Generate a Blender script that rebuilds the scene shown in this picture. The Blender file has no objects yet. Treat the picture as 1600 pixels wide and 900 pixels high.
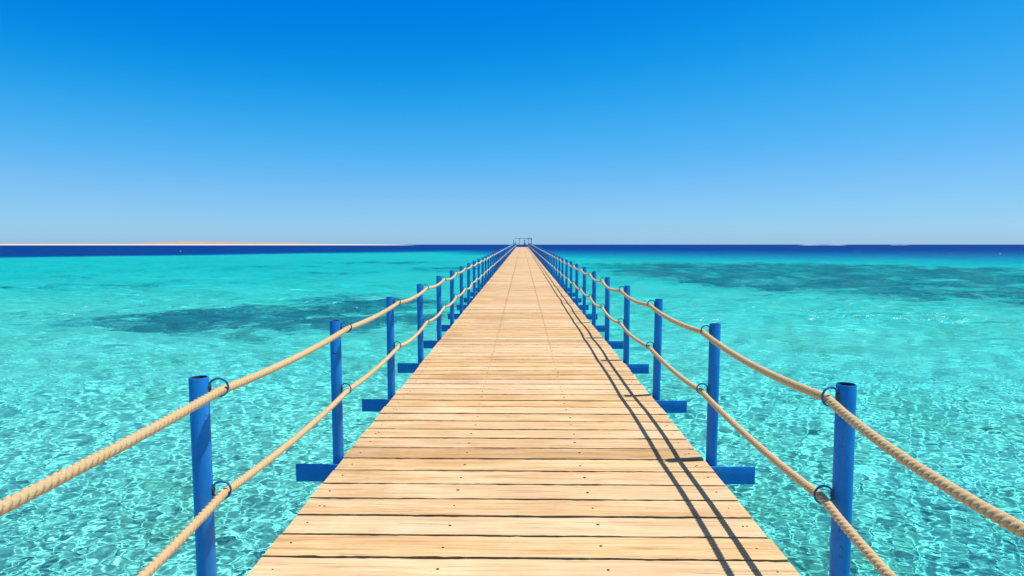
import bpy, bmesh, math, random
import numpy as np
from mathutils import Matrix, Vector

random.seed(7)
rng = np.random.default_rng(11)
SC = bpy.context.scene
COL = SC.collection
R = math.radians

# ------------------------------------------------------------------ camera, world, sun, exposure
CAM_H = 3.45                                    # above the water; the deck is 1.65 below the lens
FPX = 940.3                                     # focal length in pixels of a 1600 wide frame
PITCH = math.atan(68.0 / FPX)
cd = bpy.data.cameras.new('camera'); cam = bpy.data.objects.new('camera', cd); COL.objects.link(cam)
cd.sensor_width = 36.0; cd.lens = 36.0 * FPX / 1600.0
cd.clip_start = 0.05; cd.clip_end = 60000.0
cam.location = (0, 0, CAM_H); cam.rotation_euler = (math.pi / 2 - PITCH, 0, 0)
SC.camera = cam

SUN_EL, SUN_AZ = R(72.3), R(82)                 # azimuth clockwise from +Y: the sun stands to the right
world = bpy.data.worlds.new('World'); SC.world = world; world.use_nodes = True
nt = world.node_tree
sky = nt.nodes.new('ShaderNodeTexSky'); sky.sky_type = 'NISHITA'; sky.sun_disc = False
sky.sun_elevation = SUN_EL; sky.sun_rotation = SUN_AZ
sky.altitude = 0; sky.air_density = 1.0; sky.dust_density = 0.25; sky.ozone_density = 4.0
# the deep polarised blue of the low sky: a tone curve per channel, fading out towards the zenith
gain = nt.nodes.new('ShaderNodeMix'); gain.data_type = 'RGBA'; gain.blend_type = 'MULTIPLY'; gain.inputs[0].default_value = 1.0
gain.inputs[7].default_value = (0.1, 0.1, 0.1, 1)
crv = nt.nodes.new('ShaderNodeRGBCurve'); cm = crv.mapping; cm.use_clip = False
for ci, pts in enumerate((((0.0, 0.0), (0.15, 0.001), (0.18, 0.006), (0.24, 0.045), (0.40, 0.17), (0.59, 0.275), (1.0, 0.62)),
                          ((0.0, 0.06), (0.255, 0.185), (0.30, 0.25), (0.386, 0.345), (0.554, 0.45), (0.61, 0.49), (1.0, 0.80)),
                          ((0.0, 0.55), (0.45, 0.655), (0.60, 0.745), (0.70, 0.80), (1.0, 1.10)))):
    c = cm.curves[ci]
    while len(c.points) > 2: c.points.remove(c.points[1])
    c.points[0].location = pts[0]; c.points[1].location = pts[-1]
    for p in pts[1:-1]: c.points.new(*p)
cm.update()
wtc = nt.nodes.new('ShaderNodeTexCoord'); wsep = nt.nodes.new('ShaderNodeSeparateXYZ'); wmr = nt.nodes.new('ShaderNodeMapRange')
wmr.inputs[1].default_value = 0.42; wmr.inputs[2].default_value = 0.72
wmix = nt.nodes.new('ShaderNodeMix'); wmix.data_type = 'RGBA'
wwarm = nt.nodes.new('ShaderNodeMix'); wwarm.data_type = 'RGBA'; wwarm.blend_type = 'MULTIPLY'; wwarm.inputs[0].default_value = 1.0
wwarm.inputs[7].default_value = (1.0, 0.84, 0.62, 1)  # warm tint added to the unseen upper sky to take blue out of shadows
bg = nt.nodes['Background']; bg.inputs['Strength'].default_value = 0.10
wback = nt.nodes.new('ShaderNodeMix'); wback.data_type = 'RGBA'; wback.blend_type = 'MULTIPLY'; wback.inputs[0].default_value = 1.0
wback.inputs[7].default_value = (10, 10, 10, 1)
L = nt.links.new
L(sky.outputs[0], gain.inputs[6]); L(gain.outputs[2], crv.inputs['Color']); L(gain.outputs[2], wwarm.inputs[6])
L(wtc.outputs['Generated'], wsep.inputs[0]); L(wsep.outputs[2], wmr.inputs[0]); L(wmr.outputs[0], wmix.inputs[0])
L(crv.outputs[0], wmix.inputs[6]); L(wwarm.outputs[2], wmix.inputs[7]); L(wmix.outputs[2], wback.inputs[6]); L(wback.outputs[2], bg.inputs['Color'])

sd = bpy.data.lights.new('sun', 'SUN'); sd.energy = 4.2; sd.angle = R(0.5); sd.color = (1.0, 0.955, 0.88)
sun = bpy.data.objects.new('sun', sd); COL.objects.link(sun)
sdir = Vector((math.sin(SUN_AZ) * math.cos(SUN_EL), math.cos(SUN_AZ) * math.cos(SUN_EL), math.sin(SUN_EL)))
sun.rotation_euler = sdir.to_track_quat('Z', 'Y').to_euler(); sun.location = (30, 0, 60)
sd.cycles.is_caustics_light = True

SC.render.engine = 'CYCLES'
SC.cycles.use_denoising = True
SC.cycles.max_bounces = 10; SC.cycles.transmission_bounces = 8; SC.cycles.diffuse_bounces = 3
SC.cycles.glossy_bounces = 3; SC.cycles.transparent_max_bounces = 8
SC.cycles.caustics_reflective = False; SC.cycles.caustics_refractive = True
SC.cycles.sample_clamp_indirect = 4.0
vs = SC.view_settings
vs.view_transform = 'Standard'; vs.look = 'None'; vs.gamma = 1.0; vs.use_curve_mapping = False
vs.exposure = 0.25

# ------------------------------------------------------------------ helpers
def mesh_object(name, verts, faces, mat=None, parent=None, smooth=False, mats=None, midx=None):
    """one mesh object from vertex and face arrays"""
    me = bpy.data.meshes.new(name)
    verts = np.asarray(verts, dtype=np.float32)
    if isinstance(faces, np.ndarray) and faces.ndim == 2:
        n, k = faces.shape
        me.vertices.add(len(verts)); me.vertices.foreach_set('co', verts.ravel())
        me.loops.add(n * k); me.loops.foreach_set('vertex_index', faces.astype(np.int32).ravel())
        me.polygons.add(n); me.polygons.foreach_set('loop_start', np.arange(0, n * k, k, dtype=np.int32))
        me.update(calc_edges=True); me.validate()
    else:
        me.from_pydata([tuple(v) for v in verts], [], [tuple(f) for f in faces])
    for m in (mats or ([mat] if mat else [])): me.materials.append(m)
    if midx is not None: me.polygons.foreach_set('material_index', np.asarray(midx, dtype=np.int32))
    if smooth: me.polygons.foreach_set('use_smooth', np.ones(len(me.polygons), dtype=bool))
    me.update()
    o = bpy.data.objects.new(name, me); COL.objects.link(o)
    if parent: o.parent = parent
    return o

class MB:
    """collects shapes that become ONE mesh"""
    def __init__(s): s.v = []; s.f = []; s.m = []
    def add(s, vs_, fs, m=0):
        b = len(s.v); s.v += [tuple(v) for v in vs_]; s.f += [tuple(i + b for i in f) for f in fs]; s.m += [m] * len(fs)
    def box(s, x0, x1, y0, y1, z0, z1, m=0, bev=0.0):
        if bev <= 0:
            s.add([(x0,y0,z0),(x1,y0,z0),(x1,y1,z0),(x0,y1,z0),(x0,y0,z1),(x1,y0,z1),(x1,y1,z1),(x0,y1,z1)],
                  [(0,3,2,1),(4,5,6,7),(0,1,5,4),(1,2,6,5),(2,3,7,6),(3,0,4,7)], m); return
        bm = bmesh.new(); bmesh.ops.create_cube(bm, size=1)
        for v in bm.verts: v.co = ((x0+x1)/2+v.co.x*(x1-x0), (y0+y1)/2+v.co.y*(y1-y0), (z0+z1)/2+v.co.z*(z1-z0))
        bmesh.ops.bevel(bm, geom=bm.edges[:], offset=bev, segments=2, affect='EDGES', profile=0.5)
        bm.verts.index_update(); s.add([v.co[:] for v in bm.verts], [[v.index for v in f.verts] for f in bm.faces], m); bm.free()
    def lathe(s, prof, seg=24, m=0, c=(0,0,0), closed=False):
        vs_, fs = [], []
        for r, z in prof:
            for k in range(seg):
                a = 2*math.pi*k/seg; vs_.append((c[0]+r*math.cos(a), c[1]+r*math.sin(a), c[2]+z))
        n = len(prof)
        for i in range(n-1 if not closed else n):
            for k in range(seg):
                a, b = i*seg+k, i*seg+(k+1) % seg; i2 = (i+1) % n
                fs.append((a, b, i2*seg+(k+1) % seg, i2*seg+k))
        s.add(vs_, fs, m)
    def torus(s, c, rad, tube, axis='Y', seg=28, ts=10, m=0):
        vs_, fs = [], []
        for i in range(seg):
            a = 2*math.pi*i/seg
            for j in range(ts):
                b = 2*math.pi*j/ts; rr = rad+tube*math.cos(b); h = tube*math.sin(b)
                p = (rr*math.cos(a), h, rr*math.sin(a)) if axis == 'Y' else (rr*math.cos(a), rr*math.sin(a), h)
                vs_.append((c[0]+p[0], c[1]+p[1], c[2]+p[2]))
        for i in range(seg):
            for j in range(ts):
                fs.append((i*ts+j, i*ts+(j+1) % ts, ((i+1) % seg)*ts+(j+1) % ts, ((i+1) % seg)*ts+j))
        s.add(vs_, fs, m)
    def build(s, name, mat=None, parent=None, smooth=False, mats=None):
        o = mesh_object(name, s.v, s.f, mat, parent, smooth, mats, s.m if mats else None)
        bm = bmesh.new(); bm.from_mesh(o.data); bmesh.ops.recalc_face_normals(bm, faces=bm.faces[:]); bm.to_mesh(o.data); bm.free()
        return o

def auto_smooth(o, deg=35):
    me = o.data; bm = bmesh.new(); bm.from_mesh(me)
    for f in bm.faces: f.smooth = True
    for e in bm.edges:
        if len(e.link_faces) == 2 and e.calc_face_angle() > R(deg): e.smooth = False
    bm.to_mesh(me); bm.free()

def tag(o, label=None, cat=None, group=None, kind=None):
    if label: o['label'] = label
    if cat: o['category'] = cat
    if group: o['group'] = group
    if kind: o['kind'] = kind
    return o

def empty(name, loc=(0,0,0), rot=(0,0,0)):
    o = bpy.data.objects.new(name, None); COL.objects.link(o); o.location = loc; o.rotation_euler = rot
    o.empty_display_size = 0.2
    return o

class NT:
    """thin helper to write node trees"""
    def __init__(s, name):
        s.mat = bpy.data.materials.new(name); s.mat.use_nodes = True; s.t = s.mat.node_tree; s.t.nodes.clear()
        s.out = s.t.nodes.new('ShaderNodeOutputMaterial')
    def n(s, typ, props=None, **inp):
        nd = s.t.nodes.new('ShaderNode' + typ)
        for k, v in (props or {}).items(): setattr(nd, k, v)
        for k, v in inp.items():
            key = k.replace('_', ' ')
            sock = nd.inputs[int(key[1:])] if key[0] == 'i' and key[1:].isdigit() else nd.inputs[key]
            s.set(sock, v)
        return nd
    def set(s, sock, v):
        if isinstance(v, bpy.types.Node): v = v.outputs[0]
        if isinstance(v, bpy.types.NodeSocket): s.t.links.new(v, sock)
        else: sock.default_value = v
    def math(s, op, a, b=None, clamp=False):
        nd = s.t.nodes.new('ShaderNodeMath'); nd.operation = op; nd.use_clamp = clamp
        s.set(nd.inputs[0], a)
        if b is not None: s.set(nd.inputs[1], b)
        return nd.outputs[0]
    def mix(s, f, a, b, blend='MIX'):
        nd = s.t.nodes.new('ShaderNodeMix'); nd.data_type = 'RGBA'; nd.blend_type = blend
        s.set(nd.inputs[0], f); s.set(nd.inputs[6], a); s.set(nd.inputs[7], b)
        return nd.outputs[2]
    def ramp(s, f, stops, interp='LINEAR'):
        nd = s.t.nodes.new('ShaderNodeValToRGB'); cr = nd.color_ramp; cr.interpolation = interp
        while len(cr.elements) > 1: cr.elements.remove(cr.elements[-1])
        for i, (p, c) in enumerate(stops):
            e = cr.elements[0] if i == 0 else cr.elements.new(p)
            e.position = p; e.color = (c, c, c, 1) if isinstance(c, (int, float)) else (*c, 1)
        s.set(nd.inputs[0], f); return nd.outputs[0]
    def mapr(s, v, a, b, c=0.0, d=1.0):
        nd = s.t.nodes.new('ShaderNodeMapRange'); nd.clamp = True
        s.set(nd.inputs[0], v)
        for i, x in enumerate((a, b, c, d)): s.set(nd.inputs[i+1], x)
        return nd.outputs[0]
    def noise(s, vec, scale, detail=4.0, rough=0.55, dist=0.0):
        return s.n('TexNoise', Vector=vec, Scale=scale, Detail=detail, Roughness=rough, Distortion=dist).outputs[0]
    def scale(s, vec, xyz):
        return s.n('Mapping', Vector=vec, Scale=xyz).outputs[0]

# ------------------------------------------------------------------ materials
def mat_wood():
    g = NT('weathered_pine'); tc = g.n('TexCoord').outputs['Object']
    rnd = g.n('NewGeometry').outputs['Random Per Island']
    off = g.n('CombineXYZ', X=g.math('MULTIPLY', rnd, 71.0), Y=g.math('MULTIPLY', rnd, 13.0), Z=g.math('MULTIPLY', rnd, 37.0)).outputs[0]
    p = g.n('VectorMath', {'operation': 'ADD'}, i0=tc, i1=off).outputs[0]
    warp = g.n('TexNoise', Vector=g.scale(p, (1.3, 5, 5)), Scale=1.0, Detail=2.0).outputs['Color']
    pw = g.n('VectorMath', {'operation': 'MULTIPLY_ADD'}, i0=warp, i1=(0.0, 0.05, 0.0), i2=p).outputs[0]
    grain = g.noise(g.scale(pw, (1.6, 42, 42)), 1.0, 5, 0.6)
    fine = g.noise(g.scale(pw, (7, 230, 230)), 1.0, 3, 0.6)
    blot = g.noise(g.scale(p, (1.5, 5, 5)), 1.0, 4, 0.6)
    streak = g.noise(g.scale(pw, (0.8, 16, 16)), 1.0, 3, 0.55)
    base = g.ramp(grain, [(0.30, (0.38, 0.19, 0.075)), (0.44, (0.58, 0.355, 0.17)), (0.56, (0.68, 0.455, 0.225)), (0.7, (0.74, 0.53, 0.29))])
    tone = g.ramp(rnd, [(0.0, (0.80, 0.77, 0.72)), (0.35, (0.97, 0.95, 0.92)), (0.7, (1.06, 1.04, 1.0)), (1.0, (1.12, 1.07, 0.98))])
    c = g.mix(1.0, base, tone, 'MULTIPLY')
    c = g.mix(g.mapr(blot, 0.50, 0.72, 0, 0.65), c, (0.53, 0.29, 0.11, 1))
    c = g.mix(g.mapr(blot, 0.50, 0.25, 0, 0.5), c, (0.78, 0.61, 0.41, 1))
    c = g.mix(g.mapr(streak, 0.57, 0.72, 0, 0.42), c, (0.33, 0.185, 0.08, 1))
    r2 = g.math('FRACT', g.math('MULTIPLY', rnd, 7.31))
    c = g.mix(g.mapr(r2, 0.3, 1.0, 0.0, 0.48), c, g.mix(grain, (0.66, 0.475, 0.29, 1), (0.83, 0.67, 0.46, 1)))
    sx = g.n('SeparateXYZ', Vector=tc)
    # old stains: browner towards one end of the boards, and a faint line along the rows of nails
    st = g.noise(g.scale(tc, (0.9, 0.55, 1)), 1.0, 5, 0.65)
    st2 = g.noise(g.scale(pw, (2.2, 9, 9)), 1.0, 4, 0.65)
    sm = g.math('MULTIPLY', g.mapr(g.math('ADD', g.math('MULTIPLY', st, 0.6), g.math('MULTIPLY', st2, 0.5)), 0.52, 0.70), g.mapr(sx.outputs[0], 0.2, -1.1, 0.22, 0.85))
    c = g.mix(g.math('MULTIPLY', sm, 0.75), c, (0.40, 0.215, 0.085, 1))
    ln = g.math('SUBTRACT', g.math('ABSOLUTE', sx.outputs[0]), 0.43)
    ln = g.mapr(g.math('ABSOLUTE', ln), 0.028, 0.012)
    c = g.mix(g.math('MULTIPLY', g.math('MULTIPLY', ln, 0.42), g.mapr(sx.outputs[1], 7.0, 22.0)), c, (0.22, 0.13, 0.07, 1))
    # drying cracks along the grain
    cr = g.noise(g.scale(pw, (1.1, 75, 75)), 1.0, 2, 0.5)
    crk = g.mapr(cr, 0.66, 0.72, 0, 1)
    c = g.mix(g.math('MULTIPLY', crk, 0.6), c, (0.16, 0.085, 0.04, 1))
    # knots
    vo = g.n('TexVoronoi', {'feature': 'F1'}, Vector=g.scale(pw, (1.35, 4.3, 0.0)), Scale=1.0, Randomness=1.0)
    kd = vo.outputs['Distance']; kr = g.n('SeparateColor', Color=vo.outputs['Color']).outputs[0]
    kn = g.math('MULTIPLY', g.mapr(kd, 0.11, 0.05, 0, 1), g.math('GREATER_THAN', kr, 0.62))
    c = g.mix(g.math('MULTIPLY', kn, 0.55), c, (0.27, 0.13, 0.05, 1))
    hgt = g.math('ADD', g.math('MULTIPLY', grain, 0.6), g.math('MULTIPLY', fine, 0.35))
    hgt = g.math('SUBTRACT', hgt, g.math('MULTIPLY', crk, 0.8))
    b = g.n('Bump', Height=hgt, Strength=0.5, Distance=0.004)
    bs = g.n('BsdfPrincipled', Base_Color=c, Roughness=0.72, Normal=b)
    bs.inputs['Specular IOR Level'].default_value = 0.25
    g.t.links.new(bs.outputs[0], g.out.inputs[0]); return g.mat

def mat_nail():
    g = NT('rusty_nail'); bs = g.n('BsdfPrincipled', Base_Color=(0.06, 0.032, 0.018, 1), Roughness=0.7)
    g.t.links.new(bs.outputs[0], g.out.inputs[0]); return g.mat

def mat_blue(name='blue_paint', base=(0.001, 0.205, 0.62)):
    g = NT(name); tc = g.n('TexCoord').outputs['Object']
    rnd = g.n('ObjectInfo').outputs['Random']
    off = g.n('CombineXYZ', X=g.math('MULTIPLY', rnd, 31.0), Y=g.math('MULTIPLY', rnd, 17.0), Z=g.math('MULTIPLY', rnd, 53.0)).outputs[0]
    p = g.n('VectorMath', {'operation': 'ADD'}, i0=tc, i1=off).outputs[0]
    n1 = g.noise(g.scale(p, (9, 9, 3)), 1.0, 4, 0.6)
    n2 = g.noise(p, 45.0, 5, 0.65)
    n3 = g.noise(g.scale(p, (30, 30, 9)), 1.0, 4, 0.7)
    c = g.mix(g.mapr(n1, 0.35, 0.7, 0, 1), (base[0], base[1]*0.86, base[2]*0.88, 1), (base[0]+0.006, base[1]*1.2, base[2]*1.12, 1))
    c = g.mix(g.mapr(n3, 0.56, 0.72, 0, 0.45), c, (0.06, 0.23, 0.52, 1))
    chip = g.math('MULTIPLY', g.mapr(n2, 0.625, 0.645, 0, 1), g.mapr(n1, 0.48, 0.56, 0, 1))
    c = g.mix(chip, c, (0.055, 0.028, 0.02, 1))
    sal = g.noise(p, 120.0, 3, 0.6)
    c = g.mix(g.math('MULTIPLY', g.mapr(sal, 0.66, 0.72), g.mapr(n1, 0.5, 0.7, 0, 0.5)), c, (0.5, 0.56, 0.62, 1))
    b = g.n('Bump', Height=g.math('ADD', g.math('MULTIPLY', chip, -1.0), g.math('MULTIPLY', n2, 0.25)), Strength=0.35, Distance=0.002)
    bs = g.n('BsdfPrincipled', Base_Color=c, Roughness=g.mapr(n1, 0.3, 0.7, 0.45, 0.65), Normal=b)
    bs.inputs['Specular IOR Level'].default_value = 0.35
    g.t.links.new(bs.outputs[0], g.out.inputs[0]); return g.mat

def mat_rope():
    g = NT('tan_hemp'); uv = g.n('UVMap', {'uv_map': 'lay'}).outputs[0]; tc = g.n('TexCoord').outputs['Object']
    fib = g.noise(g.scale(uv, (9, 46, 1)), 1.0, 4, 0.65)
    bl = g.noise(tc, 5.0, 4, 0.6)
    fz = g.noise(tc, 190.0, 3, 0.7)
    c = g.ramp(fib, [(0.25, (0.42, 0.24, 0.095)), (0.5, (0.68, 0.46, 0.23)), (0.75, (0.82, 0.62, 0.37))])
    c = g.mix(g.mapr(bl, 0.35, 0.7, 0, 0.5), c, (0.66, 0.52, 0.33, 1))
    c = g.mix(g.mapr(fz, 0.55, 0.75, 0, 0.35), c, (0.30, 0.17, 0.07, 1))
    b = g.n('Bump', Height=g.math('ADD', fib, g.math('MULTIPLY', fz, 0.6)), Strength=0.6, Distance=0.003)
    bs = g.n('BsdfPrincipled', Base_Color=c, Roughness=0.85, Normal=b)
    bs.inputs['Specular IOR Level'].default_value = 0.2
    g.t.links.new(bs.outputs[0], g.out.inputs[0]); return g.mat

def mat_plain(name, col, rough=0.6, var=0.15, sc=6.0, metal=0.0):
    g = NT(name); tc = g.n('TexCoord').outputs['Object']; n1 = g.noise(tc, sc, 4, 0.6)
    c = g.mix(n1, tuple(x*(1-var) for x in col)+(1,), tuple(min(1, x*(1+var)) for x in col)+(1,))
    bs = g.n('BsdfPrincipled', Base_Color=c, Roughness=rough, Metallic=metal)
    g.t.links.new(bs.outputs[0], g.out.inputs[0]); return g.mat

def mat_water():
    g = NT('sea_water'); pos = g.n('NewGeometry').outputs['Position']
    d = g.n('VectorMath', {'operation': 'LENGTH'}, i0=pos).outputs['Value']
    # ripples too small for the mesh, growing where the mesh gets coarse
    near = g.mapr(d, 14.0, 45.0, 0.0, 1.0)
    r1 = g.noise(g.scale(pos, (0.9, 1.6, 1)), 1.0, 4, 0.6, 0.4)
    r2 = g.noise(g.scale(pos, (3.2, 5.2, 1)), 1.0, 3, 0.55, 0.3)
    r3 = g.noise(g.scale(pos, (0.16, 0.24, 1)), 1.0, 4, 0.6, 0.3)
    h = g.math('ADD', g.math('MULTIPLY', r1, 0.55), g.math('MULTIPLY', r2, 0.06))
    h = g.math('ADD', h, g.math('MULTIPLY', r3, 2.6))
    b = g.n('Bump', Height=h, Distance=1.0, Strength=g.math('MULTIPLY', near, 0.9))
    fr = g.n('Fresnel', IOR=1.333, Normal=b).outputs[0]
    fac = g.mapr(fr, 0.03, 1.0, 0.012, 0.11)
    gl = g.n('BsdfGlossy', Color=(1, 1, 1, 1), Roughness=0.15, Normal=b)
    tint = g.n('Attribute', {'attribute_name': 'water_colour'}).outputs['Color']
    rf = g.n('BsdfRefraction', Color=tint, Roughness=0.0, IOR=1.333, Normal=b)
    ms = g.n('MixShader', i0=fac, i1=rf.outputs[0], i2=gl.outputs[0])
    g.t.links.new(ms.outputs[0], g.out.inputs[0])
    return g.mat

def mat_seabed():
    g = NT('sea_floor_sand'); pos = g.n('NewGeometry').outputs['Position']
    reef = g.n('Attribute', {'attribute_name': 'reef'}).outputs['Fac']
    n1 = g.noise(pos, 0.35, 5, 0.6); n2 = g.noise(pos, 1.7, 5, 0.65); n3 = g.noise(pos, 6.0, 4, 0.6); n4 = g.noise(pos, 0.09, 3, 0.5)
    c = g.mix(g.mapr(n2, 0.35, 0.65), (0.80, 0.82, 0.69, 1), (0.92, 0.94, 0.84, 1))
    c = g.mix(g.mapr(n3, 0.60, 0.72, 0, 0.45), c, (0.56, 0.52, 0.27, 1))
    c = g.mix(g.mapr(n1, 0.50, 0.70, 0, 0.42), c, (0.48, 0.54, 0.30, 1))
    rf = g.mix(g.mapr(n2, 0.35, 0.65), (0.03, 0.10, 0.19, 1), (0.13, 0.25, 0.34, 1))
    n5 = g.noise(g.scale(pos, (0.75, 1.0, 1)), 1.0, 6, 0.7, 0.8)
    n6 = g.noise(g.scale(pos, (0.10, 0.16, 1)), 1.0, 3, 0.6)
    n7 = g.noise(g.scale(pos, (0.42, 0.20, 1)), 1.0, 4, 0.65, 0.5)
    nn = g.math('ADD', g.math('MULTIPLY', g.math('SUBTRACT', n5, 0.5), 2.2), g.math('MULTIPLY', g.math('SUBTRACT', n7, 0.5), 2.6))
    m = g.math('ADD', reef, g.math('ADD', nn, g.math('MULTIPLY', g.math('SUBTRACT', n6, 0.5), 0.8)))
    rf = g.mix(g.mapr(n5, 0.60, 0.70), rf, (0.34, 0.36, 0.22, 1))
    c = g.mix(g.math('MULTIPLY', g.mapr(m, 0.36, 0.72, 0, 0.86), g.mapr(reef, 0.02, 0.2)), c, rf)
    b = g.n('Bump', Height=n3, Strength=0.5, Distance=0.05)
    bs = g.n('BsdfDiffuse', Color=c, Normal=b)
    g.t.links.new(bs.outputs[0], g.out.inputs[0]); return g.mat

def mat_island():
    g = NT('desert_island'); pos = g.n('NewGeometry').outputs['Position']
    z = g.n('SeparateXYZ', Vector=pos).outputs[2]
    n = g.noise(g.scale(pos, (0.01, 0.02, 0.2)), 1.0, 4, 0.6); n2 = g.noise(g.scale(pos, (0.03, 0.03, 0.3)), 1.0, 4, 0.6)
    hz = g.math('ADD', z, g.math('MULTIPLY', g.math('SUBTRACT', n, 0.5), 3.0))
    c = g.mix(n2, (0.34, 0.265, 0.225, 1), (0.45, 0.355, 0.30, 1))
    c = g.mix(g.mapr(n2, 0.60, 0.68, 0, 0.8), c, (0.20, 0.18, 0.17, 1))
    c = g.mix(g.mapr(hz, 5.4, 4.4), c, (0.58, 0.53, 0.46, 1))
    bs = g.n('BsdfDiffuse', Color=c); g.t.links.new(bs.outputs[0], g.out.inputs[0]); return g.mat

M = dict(board_side=mat_plain('old_board_side', (0.66, 0.35, 0.15), 0.9, 0.35, 30), wood=mat_wood(), nail=mat_nail(), blue=mat_blue(), rope=mat_rope(), water=mat_water(), seabed=mat_seabed(), island=mat_island(),
         ring=mat_blue('ring_paint', (0.004, 0.13, 0.33)), weld=mat_plain('rusty_weld', (0.10, 0.07, 0.06), 0.7, 0.4, 60),
         timber=mat_plain('grey_timber', (0.16, 0.11, 0.07), 0.8, 0.3), sand=mat_plain('white_sand', (0.58, 0.56, 0.52), 0.9, 0.06, 0.05),
         steel=mat_blue('grey_blue_paint', (0.03, 0.11, 0.22)), white=mat_plain('white_plastic', (0.8, 0.8, 0.78), 0.4, 0.05),
         skin=mat_plain('skin', (0.36, 0.20, 0.13), 0.6, 0.05), hair=mat_plain('dark_hair', (0.012, 0.010, 0.010), 0.6, 0.2),
         shirt=mat_plain('pale_shirt', (0.72, 0.75, 0.84), 0.8, 0.08), trousers=mat_plain('dark_trousers', (0.02, 0.03, 0.08), 0.8, 0.1))

# ------------------------------------------------------------------ the sea: floor and surface
def axis(lo, hi, fine_lo, fine_hi, step, grow):
    mid = list(np.arange(fine_lo, fine_hi + step*0.5, step)); up = []; x = mid[-1]; s = step
    while x < hi: s *= grow; x += s; up.append(x)
    dn = []; x = mid[0]; s = step
    while x > lo: s *= grow; x -= s; dn.append(x)
    return np.array(dn[::-1] + mid + up)

def grid_faces(nx, ny):
    i = np.arange(nx-1); j = np.arange(ny-1); I, J = np.meshgrid(i, j)
    a = (J*nx+I).ravel(); return np.stack([a, a+1, a+nx+1, a+nx], 1)

def smooth_noise(X, Y, scale, seed, octaves=3):
    """value noise by sums of sines, in 0..1"""
    r = np.random.default_rng(seed); out = np.zeros_like(X); w = 0
    for o in range(octaves):
        for k in range(6):
            a = r.uniform(0, 2*np.pi); f = scale*(2**o)*r.uniform(0.7, 1.4)
            out += np.sin((X*np.cos(a)+Y*np.sin(a))*f*2*np.pi + r.uniform(0, 6.28))/(2**o); w += 1/(2**o)
    return 0.5+out/(w**0.5)/3.2

def water_at(px, py):
    """the point of the water that the photograph shows at a pixel"""
    x = (px-800)/FPX; y = (450-py)/FPX
    d = np.array([x, math.cos(PITCH)+y*math.sin(PITCH), y*math.cos(PITCH)-math.sin(PITCH)])
    return d[:2]*(CAM_H/-d[2])

def depth_of(X, Y):
    """water depth, and how far a place is over the drop-off"""
    # where the shallow flat ends: nearer at the far left, farther towards the pier
    edge = np.interp(X, [-500, -138, -85, -35, 0, 30, 80, 140, 400], [120, 148, 222, 240, 165, 128, 98, 80, 66])
    edge = edge + (smooth_noise(X, Y, 0.02, 5)-0.5)*26 + (smooth_noise(X, Y, 0.07, 15)-0.5)*14
    wide = np.interp(X, [-138, -85, -20, 20, 140], [34, 80, 240, 380, 330])
    t = np.clip((Y-edge)/wide, 0, 1); t = np.where(X > -20, t**0.72, t); t = 0.6*t+0.4*t*t*(3-2*t)
    s_ = np.clip((Y-10)/70, 0, 1)
    return 1.35 + 1.9*s_ + (smooth_noise(X, Y, 0.03, 2)-0.5)*0.5 + 25.0*t, t

def build_seabed():
    xs = axis(-20000, 20000, -26, 26, 0.20, 1.045); ys = axis(-60, 20000, -2, 40, 0.20, 1.04)
    X, Y = np.meshgrid(xs, ys)
    depth, t = depth_of(X, Y)
    # coral beds
    XW, YW = X, Y; X, Y = X/1.26, Y/1.26
    e = lambda cx, cy, rx, ry, a=0: np.hypot(((X-cx)*np.cos(a)+(Y-cy)*np.sin(a))/rx, (-(X-cx)*np.sin(a)+(Y-cy)*np.cos(a))/ry)
    bump = lambda q: np.clip(1.25-q, 0, 1)
    reef = np.maximum.reduce([bump(e(-9.8, 24.5, 9.5, 5.0, -0.12))*1.1, bump(e(-6.0, 31, 6.0, 4.6))*1.0, bump(e(-14, 22.5, 4.0, 1.6))*0.75,
                              bump(e(-27, 46, 8, 2.4))*0.5, bump(e(-39, 53, 9, 2.2))*0.5, bump(e(-33, 78, 9, 3.5))*0.5, bump(e(-18, 60, 6, 4))*0.45,
                              bump(e(-18, 95, 14, 7))*0.75, bump(e(-9, 72, 6, 6))*0.65, bump(e(-30, 42, 9, 2.4))*0.6, bump(e(4.5, 41, 3, 3))*0.4])
    low = np.interp(X, [5, 8, 13, 18, 23, 35, 60], [75, 60, 42.5, 34, 27.2, 20, 10])
    high = np.interp(X, [8, 20, 49, 61, 100], [90, 104, 96, 76, 60])
    band = np.clip((Y-low)/4.0, 0, 1)*np.clip((high-Y)/14.0, 0, 1)*(X > 3)*np.clip((X-4)/14+0.15, 0, 1)
    reef = np.maximum(reef, band*0.80)
    X, Y = XW, YW
    reef = reef*(0.45+1.0*smooth_noise(X, Y, 0.08, 9)) * (1-t)
    Z = -depth + reef*0.35*smooth_noise(X, Y, 0.5, 4)
    o = mesh_object('sea_floor', np.stack([X.ravel(), Y.ravel(), Z.ravel()], 1), grid_faces(len(xs), len(ys)), M['seabed'], smooth=True)
    at = o.data.attributes.new('reef', 'FLOAT', 'POINT'); at.data.foreach_set('value', np.clip(reef, 0, 1).ravel().astype(np.float32))
    o.cycles.is_caustics_receiver = True
    return tag(o, 'pale sand and dark coral beds seen through the clear water', kind='structure')

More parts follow.
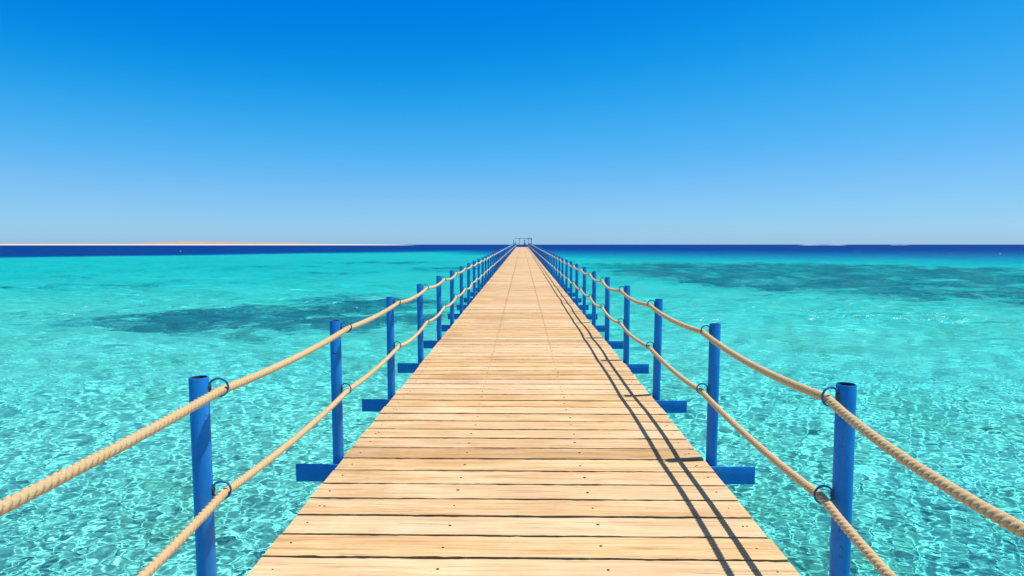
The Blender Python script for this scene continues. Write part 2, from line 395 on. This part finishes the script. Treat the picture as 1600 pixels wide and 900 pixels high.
WAVE = 0.00064
def build_water():
    # the mesh is finest along the pier and widens with the distance from its landward end
    u = axis(-40, 40, -1.15, 1.15, 0.0016, 1.10)
    ys = [-60, -40, -25, -15, -8, -4, -2, -1, -0.3, 0.3]; y = 0.7; st = 0.019
    while y < 32000:
        ys.append(y); st = 0.019 if y < 8 else st*1.0032 if y < 30 else st*1.009 if y < 110 else st*1.03
        y += st
    ys = np.array(ys); w = np.maximum(4.2, ys+2.0)
    X = u[None, :]*w[:, None]; Y = ys[:, None]*np.ones_like(X)
    cell = np.maximum(np.gradient(X, axis=1), np.gradient(Y, axis=0))
    Z = np.zeros_like(X); r = np.random.default_rng(3)
    lam = np.concatenate([np.geomspace(0.078, 0.33, 50), np.geomspace(0.5, 2.6, 18)])
    near = cell < 2.0
    Xn, Yn, Cn = X[near], Y[near], cell[near]; Zn = np.zeros_like(Xn)
    for L in lam:
        a = r.normal(1.25, 0.9); k = 2*np.pi/L
        A = WAVE*(L/0.25)**1.5 if L < 0.48 else WAVE*2.66*(L/0.48)**0.85
        fade = np.clip((L/Cn-3.2)/3, 0, 1); sel = fade > 0
        ph = k*(Xn[sel]*np.cos(a)+Yn[sel]*np.sin(a))+r.uniform(0, 6.28)
        Zn[sel] += A*fade[sel]*(np.sin(ph)+0.18*np.cos(2*ph))
    open_ = np.clip((np.hypot(Xn, Yn)-12)/25, 0, 1)
    for L in np.geomspace(0.8, 8.0, 30):
        a = r.normal(1.35, 0.55); k = 2*np.pi/L
        fade = np.clip((L/Cn-3.0)/2, 0, 1)*open_; sel = fade > 0
        ph = k*(Xn[sel]*np.cos(a)+Yn[sel]*np.sin(a))+r.uniform(0, 6.28)
        Zn[sel] += 0.0115*(L/2.0)**1.15*fade[sel]*(np.sin(ph)+0.2*np.cos(2*ph))
    Z[near] = Zn
    xs = u
    o = mesh_object('sea', np.stack([X.ravel(), Y.ravel(), Z.ravel()], 1), grid_faces(len(xs), len(ys)), M['water'], smooth=True)
    o.cycles.is_caustics_caster = True
    # Beer-Lambert: what a ray keeps of red, green and blue on its way through the water that lies below
    dep, _ = depth_of(X, Y)
    T = np.exp(-np.stack([0.30*np.ones_like(dep), 0.0212*np.ones_like(dep), 0.0060*np.ones_like(dep), 0*dep], -1)*(dep*2.2)[..., None])
    at = o.data.attributes.new('water_colour', 'FLOAT_COLOR', 'POINT'); at.data.foreach_set('color', T.reshape(-1).astype(np.float32))
    return tag(o, 'clear turquoise sea turning deep blue towards the horizon', kind='structure')

build_seabed(); build_water()

# ------------------------------------------------------------------ land on the horizon
def build_island():
    D = 2500.0
    xs = np.linspace(-2900, -430, 300); ts = np.linspace(0, 1, 26)
    X, T = np.meshgrid(xs, ts)
    px = 800+X/D*FPX
    top = np.interp(px, [-300, 0, 60, 140, 165, 200, 235, 270, 320, 370, 430, 480, 560, 640], [6, 7.5, 7, 6.5, 9, 13.5, 16.5, 14.5, 12.5, 12, 8.0, 4.6, 2.6, 0.6])*1.18
    prof = np.interp(T, [0, 0.06, 0.12, 0.3, 0.6, 1], [-0.6, 3.6, 5.0, 5.6, 10, 4])
    H = np.where(T < 0.3, np.minimum(prof, top*0.8), 0)
    s = np.clip((T-0.12)/0.4, 0, 1); s = s*s*(3-2*s)
    H = np.where(T < 0.12, np.minimum(prof, top*0.62), np.minimum(5.0, top*0.62)*(1-s)+top*s)
    H = H + (smooth_noise(X, T*400, 0.006, 8)-0.5)*1.6*s*np.clip(top/8, 0.2, 1)
    fadeend = np.clip((-430-X)/120, 0, 1); H = H*fadeend - 0.5*(1-fadeend)
    Yv = D + T*500 + (smooth_noise(X, X*0, 0.002, 3)-0.5)*60
    o = mesh_object('sand_island', np.stack([X.ravel(), Yv.ravel(), H.ravel()], 1), grid_faces(300, 26), M['island'], smooth=True)
    tag(o, 'low desert island with a white beach on the horizon', kind='structure')
    for name, x0, x1, y, h in (('sand_bar', 1430, 1660, 3000, 2.6), ('sand_bar', 1890, 1960, 3000, 1.2)):
        xs2 = np.linspace(x0, x1, 40); ts2 = np.linspace(-1, 1, 9); X2, T2 = np.meshgrid(xs2, ts2)
        u = (X2-x0)/(x1-x0); H2 = h*(1-T2**2)*np.clip(np.sin(u*np.pi)*2.2, 0, 1)*(0.7+0.3*np.sin(u*9)) - 0.15
        o = mesh_object(name, np.stack([X2.ravel(), (y+T2*40).ravel(), H2.ravel()], 1), grid_faces(40, 9), M['sand'], smooth=True)
        tag(o, 'thin white sand bar on the horizon', kind='structure')
build_island()

# ------------------------------------------------------------------ the pier
PIER_YAW, PIER_SLOPE, PIER_X = 0.0168, 0.0075, 0.0074
HALF = 1.364; END = 140.0; Y0, STEP = 2.606, 1.879
DECK_Z = CAM_H-1.65
PROT = (math.atan(PIER_SLOPE), 0, -PIER_YAW)
pier = tag(empty('pier', (PIER_X, 0, DECK_Z), PROT), 'long straight wooden plank pier on blue steel posts running out to sea', 'pier')

def build_deck():
    """every board is an island of this one mesh, the nail heads too"""
    V, F, MI = [], [], []
    pitch = 0.2375; y = 3.031-0.0065-pitch*26; k = 0
    nb = 0
    while y < END:
        r = random.Random(k*17+3)
        near = y < 14 and y > 0
        gap = r.uniform(0.020, 0.025) if y < 6 else r.uniform(0.025, 0.030) if not 2.7 < y < 3.1 else 0.034
        y0, y1 = y+gap/2, y+pitch-gap/2
        dz = r.uniform(-0.0013, 0.0013); x0 = -HALF+r.uniform(-0.009, 0.007); x1 = HALF+r.uniform(-0.007, 0.009)
        n = 72 if near else 2 if y > 40 else 8
        amp = 0.0032 if near else 0.0
        tilt = r.uniform(-0.0008, 0.0008)
        # cross section, counter-clockwise seen from +x
        b = 0.0022
        prof = [(y0, -0.040), (y1, -0.040), (y1, -b), (y1-b, 0), (y0+b, 0), (y0, -b)]
        base = len(V); m = len(prof); side = (1, 5)
        f1, f2, p1, p2 = r.uniform(2, 5), r.uniform(9, 23), r.uniform(0, 6), r.uniform(0, 6)
        for i in range(n+1):
            x = x0+(x1-x0)*i/n
            e0 = amp*(math.sin(f1*x+p1)*0.7+math.sin(f2*x+p2)*0.5+r.gauss(0, 0.45)); e1 = amp*(math.sin(f1*x+p2)*0.7+math.sin(f2*x+p1)*0.5+r.gauss(0, 0.45))
            if near and r.random() < 0.025: e0 += 0.005
            for j, (py, pz) in enumerate(prof):
                ee = e1 if j in (1, 2, 3) else e0
                V.append((x, py+ee, pz+dz+(tilt*(1 if j in (1, 2, 3) else -1) if pz > -0.02 else 0)-(abs(ee)*0.5 if j in (3, 4) else 0)))
        for i in range(n):
            for j in range(m):
                a = base+i*m+j; c = base+i*m+(j+1) % m
                F.append((a, c, c+m, a+m)); MI.append(2 if j in (1, 5) else 0)
        F.append(tuple(base+j for j in range(m))[::-1]); MI.append(0)
        F.append(tuple(base+n*m+j for j in range(m))); MI.append(0)
        # nail heads
        if y < 60 and y > 0:
            for nx in (-1.262, -0.43, 0.43, 1.262):
                cnt = 2 if abs(nx) > 1 and r.random() < 0.35 else 1
                for q in range(cnt):
                    cx = nx+r.uniform(-0.012, 0.012)+q*0.022; cy = (y0+y1)/2+r.uniform(-0.02, 0.02); rr = (0.0075 if abs(nx) < 1 else 0.005)*r.uniform(0.6, 1.2)
                    bb = len(V); sg = 8
                    for t in range(sg):
                        aa = 2*math.pi*t/sg; V.append((cx+rr*1.25*math.cos(aa), cy+rr*math.sin(aa)*0.9, dz+0.0022))
                    for t in range(sg):
                        aa = 2*math.pi*t/sg; V.append((cx+rr*1.3*math.cos(aa), cy+rr*math.sin(aa)*1.0, dz-0.004))
                    F.append(tuple(bb+t for t in range(sg))); MI.append(1)
                    for t in range(sg): F.append((bb+t, bb+sg+t, bb+sg+(t+1) % sg, bb+(t+1) % sg)); MI.append(1)
        y += pitch; k += 1
    o = mesh_object('plank_deck', V, F, parent=pier, mats=[M['wood'], M['nail'], M['board_side']], midx=MI)
    return o
build_deck()

for sx in (-1.262, -0.43, 0.43, 1.262):          # the joists the boards are nailed to
    b = MB(); b.box(sx-0.045, sx+0.045, -3.0, END-0.1, -0.155, -0.046); b.build('joist', M['timber'], pier)

XPL, XPR, HL, HR, PR = 1.414, 1.430, 1.046, 1.027, 0.0405
RING_R, RING_T, RING_DROP = 0.0405, 0.0048, 0.050
RING_LOW = 0.53
FOOT = -DECK_Z-2.3

def post_dx(n): return -0.022 if n <= 0 else 0.0

def post_mesh(height, y_drop):
    b = MB()
    ri = PR-0.005
    b.lathe([(PR, y_drop), (PR, -0.05), (PR, 0.3), (PR, height-0.002), (PR-0.001, height), (ri+0.001, height), (ri, height-0.002)], 32)
    b.lathe([(ri, height-0.002), (ri, height-0.22), (0.0005, height-0.221)], 32, 1)
    return b

def ring_mesh(side):
    """side +1: the ring sits on the +x face of its post; origin at the post axis"""
    b = MB(); b.torus((side*(PR+RING_R-0.001), 0, 0), RING_R, RING_T, 'Y')
    b.box(min(side*(PR-0.004), side*(PR+0.009)), max(side*(PR-0.004), side*(PR+0.009)), -0.008, 0.008, -0.014, 0.014, 1, 0.003)
    return b

def link_copy(src, parent, loc):
    c = src.copy(); COL.objects.link(c); c.parent = parent; c.location = loc; return c

N_PARTS = 50
N_ALL = int((END-Y0)/STEP)+1
protos = {}
for side, xp, h in ((-1, -XPL, HL), (1, XPR, HR)):
    p = post_mesh(h, FOOT).build('post', parent=pier, mats=[M['blue'], M['weld']]); auto_smooth(p)
    ru = ring_mesh(-side).build('ring', parent=p, mats=[M['ring'], M['weld']]); auto_smooth(ru, 60)
    p.location = (xp, Y0-2*STEP, 0); ru.location = (0, 0, h-RING_DROP)
    rl = link_copy(ru, p, (0, 0, RING_LOW))
    protos[side] = (p, ru)
    for n in range(-1, N_PARTS-2):
        c = link_copy(p, pier, (xp+post_dx(n), Y0+n*STEP, 0))
        # posts are not perfectly plumb
        c.rotation_euler = (random.gauss(0, 0.004), random.gauss(0, 0.004), random.gauss(0, 0.10) if n > 0 else 0)
        if n < 30:
            r1 = link_copy(ru, c, (0, 0, h-RING_DROP)); r1.rotation_euler = (0, 0, random.gauss(0, 0.18))
            r2 = link_copy(ru, c, (0, 0, RING_LOW)); r2.rotation_euler = (0, 0, random.gauss(0, 0.18))
far = MB()
for side, xp, h in ((-1, -XPL, HL), (1, XPR, HR)):
    for n in range(N_PARTS-2, N_ALL):
        far.lathe([(PR, FOOT-1.0), (PR, h), (0.001, h)], 10, c=(xp, Y0+n*STEP, 0))
fo = far.build('post', M['blue'], pier); auto_smooth(fo); fo['kind'] = 'stuff'

def beam_mesh():
    b = MB(); b.box(-1.715, 1.745, -0.007, 0.007, -0.180, -0.0455, bev=0.002); b.box(-1.69, 1.72, 0.0072, 0.04, -0.1795, -0.172)
    return b
bp = beam_mesh().build('crossbeam', M['blue'], pier); bp.location = (0, Y0-2*STEP-0.056, 0); auto_smooth(bp)
for n in range(-1, N_ALL): link_copy(bp, pier, (random.uniform(-0.012, 0.012), Y0+n*STEP-0.056, random.uniform(-0.004, 0.002)))

# end landing, a little wider than the deck
b = MB(); b.box(-2.3, 2.2, END+0.02, END+4.0, -0.20, -0.06); b.build('end_landing', M['timber'], pier)
b = MB()
for x in (-2.1, 2.0):
    for y in (END+0.4, END+3.6): b.lathe([(0.07, FOOT-2.0), (0.07, -0.2)], 12, c=(x, y, 0))
b.build('landing_piles', M['blue'], pier)

# ------------------------------------------------------------------ the ropes
def rope_path(side, upper):
    """control points: ring passages, then a shallow catenary between neighbours"""
    rr = random.Random((side+2)*10+upper)
    xp, h = (-XPL, HL) if side < 0 else (XPR, HR)
    z = (h-RING_DROP if upper else RING_LOW)-0.011
    x = xp-side*(PR+RING_R+0.012)
    known = {(-1, True): {-1: 0.020, 0: 0.022, 1: 0.025}, (-1, False): {-1: 0.055, 0: 0.034, 1: 0.03},
             (1, True): {-1: 0.078, 0: 0.042, 1: 0.036}, (1, False): {-1: 0.085, 0: 0.030, 1: 0.04}}[(side, upper)]
    pts = []
    n = -2
    while n < N_ALL-1:
        ya, yb = Y0+n*STEP, Y0+(n+1)*STEP
        sag = known.get(n, rr.uniform(0.028, 0.06)); bow = rr.uniform(-0.012, 0.012); sk = rr.uniform(-0.12, 0.12)
        ds = 0.0045 if 0.5 < yb and ya < 7 else 0.009 if ya < 16 else 0.03 if ya < 40 else 0.12
        m = max(4, int(STEP/ds))
        for i in range(m):
            t = i/m; tt = t+sk*t*(1-t)
            w = 4*tt*(1-tt)
            # the rope stays level for a hand's breadth where it leaves a ring
            pts.append((x+bow*w+post_dx(n)*(1-t)+post_dx(n+1)*t, ya+(yb-ya)*t, z-sag*w, ds))
        n += 1
    pts.append((x, Y0+n*STEP, z, 0.12))
    return pts

def build_rope(side, upper, label):
    P = np.array(rope_path(side, upper)); pts = P[:, :3]; K = 24
    # soften the kinks at the rings
    q = pts.copy()
    for _ in range(6): q[1:-1] = 0.25*q[:-2]+0.5*q[1:-1]+0.25*q[2:]
    pts = q
    seg = np.linalg.norm(np.diff(pts, axis=0), axis=1); s = np.concatenate([[0], np.cumsum(seg)])
    tan = np.gradient(pts, axis=0); tan /= np.linalg.norm(tan, axis=1)[:, None]
    right = np.cross(tan, [0, 0, 1.0]); right /= np.linalg.norm(right, axis=1)[:, None]; up = np.cross(right, tan)
    lay, strands, r0 = 0.080, 3, 0.0192
    detail = np.clip((30-P[:, 1])/10, 0, 1)
    ph = np.arange(K)/K*2*np.pi
    th = ph[None, :]-(2*np.pi*s/lay)[:, None]*1.0
    lobe = np.abs(np.cos(strands*th/2))                      # three plump strands with a tight groove
    jit = 1+0.02*np.sin(s*41+side)[:, None]
    rad = r0*jit*(0.52+0.54*lobe**0.55*detail[:, None]+0.41*(1-detail[:, None]))
    V = pts[:, None, :]+rad[..., None]*(np.cos(ph)[None, :, None]*right[:, None, :]+np.sin(ph)[None, :, None]*up[:, None, :])
    n = len(pts); i = np.arange(n-1); j = np.arange(K); I, J = np.meshgrid(i, j, indexing='ij')
    a = (I*K+J).ravel(); bq = (I*K+(J+1) % K).ravel(); F = np.stack([a, bq, bq+K, a+K], 1)
    o = mesh_object('rope', V.reshape(-1, 3), F, M['rope'], smooth=True)
    uvl = o.data.uv_layers.new(name='lay')
    U = np.stack([(s[:, None]*40/ (2*np.pi)*np.ones(K)).ravel(), th.ravel()/(2*np.pi)*3], 1)
    vi = np.empty(len(o.data.loops), dtype=np.int32); o.data.loops.foreach_get('vertex_index', vi)
    uvl.data.foreach_set('uv', U[vi].astype(np.float32).ravel())
    o.location = (PIER_X, 0, DECK_Z); o.rotation_euler = PROT
    return tag(o, label, 'rope', 'tan ropes strung along the pier')
build_rope(-1, True, 'top tan twisted rope on the railing on the same side as the sandy island')
build_rope(-1, False, 'lower tan twisted rope, halfway up the posts on the island side of the pier')
build_rope(1, True, 'top tan twisted rope on the railing whose shadow falls on the deck')
build_rope(1, False, 'lower tan twisted rope, halfway up the posts beside the shadow lines on the deck')

# ------------------------------------------------------------------ far end: frame and a person
def pier_point(x, y, z): return pier.matrix_basis @ Vector((x, y, z))
fr = empty('metal_frame', pier_point(0, END+2.0, -0.06), PROT)
tag(fr, 'thin blue metal gate frame standing at the far end of the pier', 'frame')
D_ = END+2.0
fx = lambda px: (px-814.8)/FPX*D_
for px, hgt, rad in ((801.5, 1.75, 0.06), (804.5, 1.35, 0.04), (810.5, 2.02, 0.035), (824.5, 2.02, 0.035), (829.0, 2.2, 0.085)):
    b = MB(); b.lathe([(rad, 0), (rad, hgt-0.02), (rad-0.01, hgt), (0.001, hgt)], 12, c=(fx(px), 0, 0)); o = b.build('upright', M['steel'], fr); auto_smooth(o)
b = MB(); b.box(fx(803.5), fx(829), -0.045, 0.045, 2.02, 2.11, bev=0.008); b.build('top_bar', M['steel'], fr)
b = MB(); b.box(fx(821.5), fx(828.5), -0.03, 0.03, 1.90, 1.98, bev=0.006); b.build('brace', M['steel'], fr)
b = MB(); b.lathe([(0.03, 2.112), (0.03, 2.42), (0.001, 2.43)], 10, c=(fx(826), 0, 0)); b.build('pin', M['steel'], fr)

def build_person():
    root = empty('person', pier_point(fx(818.7), END+1.0, -0.06), (0, 0, math.pi))
    tag(root, 'person in a pale shirt and dark trousers standing at the far end', 'person')
    J = [((0,0,0.90),0.115),((0,0,1.10),0.105),((0,0.01,1.32),0.13),((0,0.01,1.44),0.06),((0,-0.01,1.50),0.05),((0,-0.02,1.60),0.092),((0,-0.01,1.70),0.075),
         ((-0.17,0.01,1.38),0.055),((-0.215,0.02,1.10),0.042),((-0.22,-0.04,0.86),0.032),((-0.22,-0.07,0.76),0.03),
         ((0.17,0.01,1.38),0.055),((0.215,0.02,1.10),0.042),((0.22,-0.04,0.86),0.032),((0.22,-0.07,0.76),0.03),
         ((-0.09,0,0.84),0.085),((-0.10,-0.01,0.48),0.06),((-0.10,0.02,0.09),0.042),((-0.11,-0.12,0.035),0.035),
         ((0.09,0,0.84),0.085),((0.10,-0.01,0.48),0.06),((0.10,0.02,0.09),0.042),((0.11,-0.12,0.035),0.035)]
    E = [(0,1),(1,2),(2,3),(3,4),(4,5),(5,6),(2,7),(7,8),(8,9),(9,10),(2,11),(11,12),(12,13),(13,14),(0,15),(15,16),(16,17),(17,18),(0,19),(19,20),(20,21),(21,22)]
    me = bpy.data.meshes.new('body'); me.from_pydata([j[0] for j in J], E, [])
    o = bpy.data.objects.new('body', me); COL.objects.link(o); o.parent = root
    md = o.modifiers.new('skin', 'SKIN'); o.modifiers.new('sub', 'SUBSURF').levels = 2
    for v, j in zip(me.skin_vertices[0].data, J): v.radius = (j[1], j[1])
    me.skin_vertices[0].data[0].use_root = True
    dg = bpy.context.evaluated_depsgraph_get(); em = bpy.data.meshes.new_from_object(o.evaluated_get(dg)); o.modifiers.clear(); o.data = em
    for m in (M['skin'], M['shirt'], M['trousers'], M['hair']): em.materials.append(m)
    for p in em.polygons:
        c = p.center; p.use_smooth = True
        p.material_index = 2 if c.z < 0.93 and abs(c.x) < 0.19 and c.z > 0.07 else 1 if 0.93 <= c.z < 1.45 and not (abs(c.x) > 0.19 and c.z < 1.12) else 0
    hb = MB(); hb.lathe([(0.001, 0.125), (0.06, 0.115), (0.10, 0.07), (0.118, 0.0), (0.115, -0.07), (0.09, -0.14), (0.001, -0.14)], 16, c=(0, 0.025, 1.645))
    h = hb.build('hair', M['hair'], root, smooth=True)
build_person()

# ------------------------------------------------------------------ buoys
def build_buoy(px, py, label):
    w = water_at(px, py); t = empty('buoy', (w[0], w[1], 0)); tag(t, label, 'buoy', 'white buoys on the deep blue water')
    b = MB(); b.lathe([(0.001, -0.2), (0.16, -0.15), (0.24, 0.0), (0.25, 0.08), (0.2, 0.2), (0.08, 0.28), (0.06, 0.30)], 18); b.build('float', M['white'], t, smooth=True)
    b = MB(); b.lathe([(0.05, 0.30), (0.05, 0.36), (0.001, 0.37)], 10); b.torus((0, 0, 0.39), 0.05, 0.012, 'Y', 16, 8); b.build('eye', M['weld'], t, smooth=True)
build_buoy(1563, 397, 'small white buoy floating alone on the side away from the island')
build_buoy(282, 393, 'small white buoy floating on the dark water in front of the island')
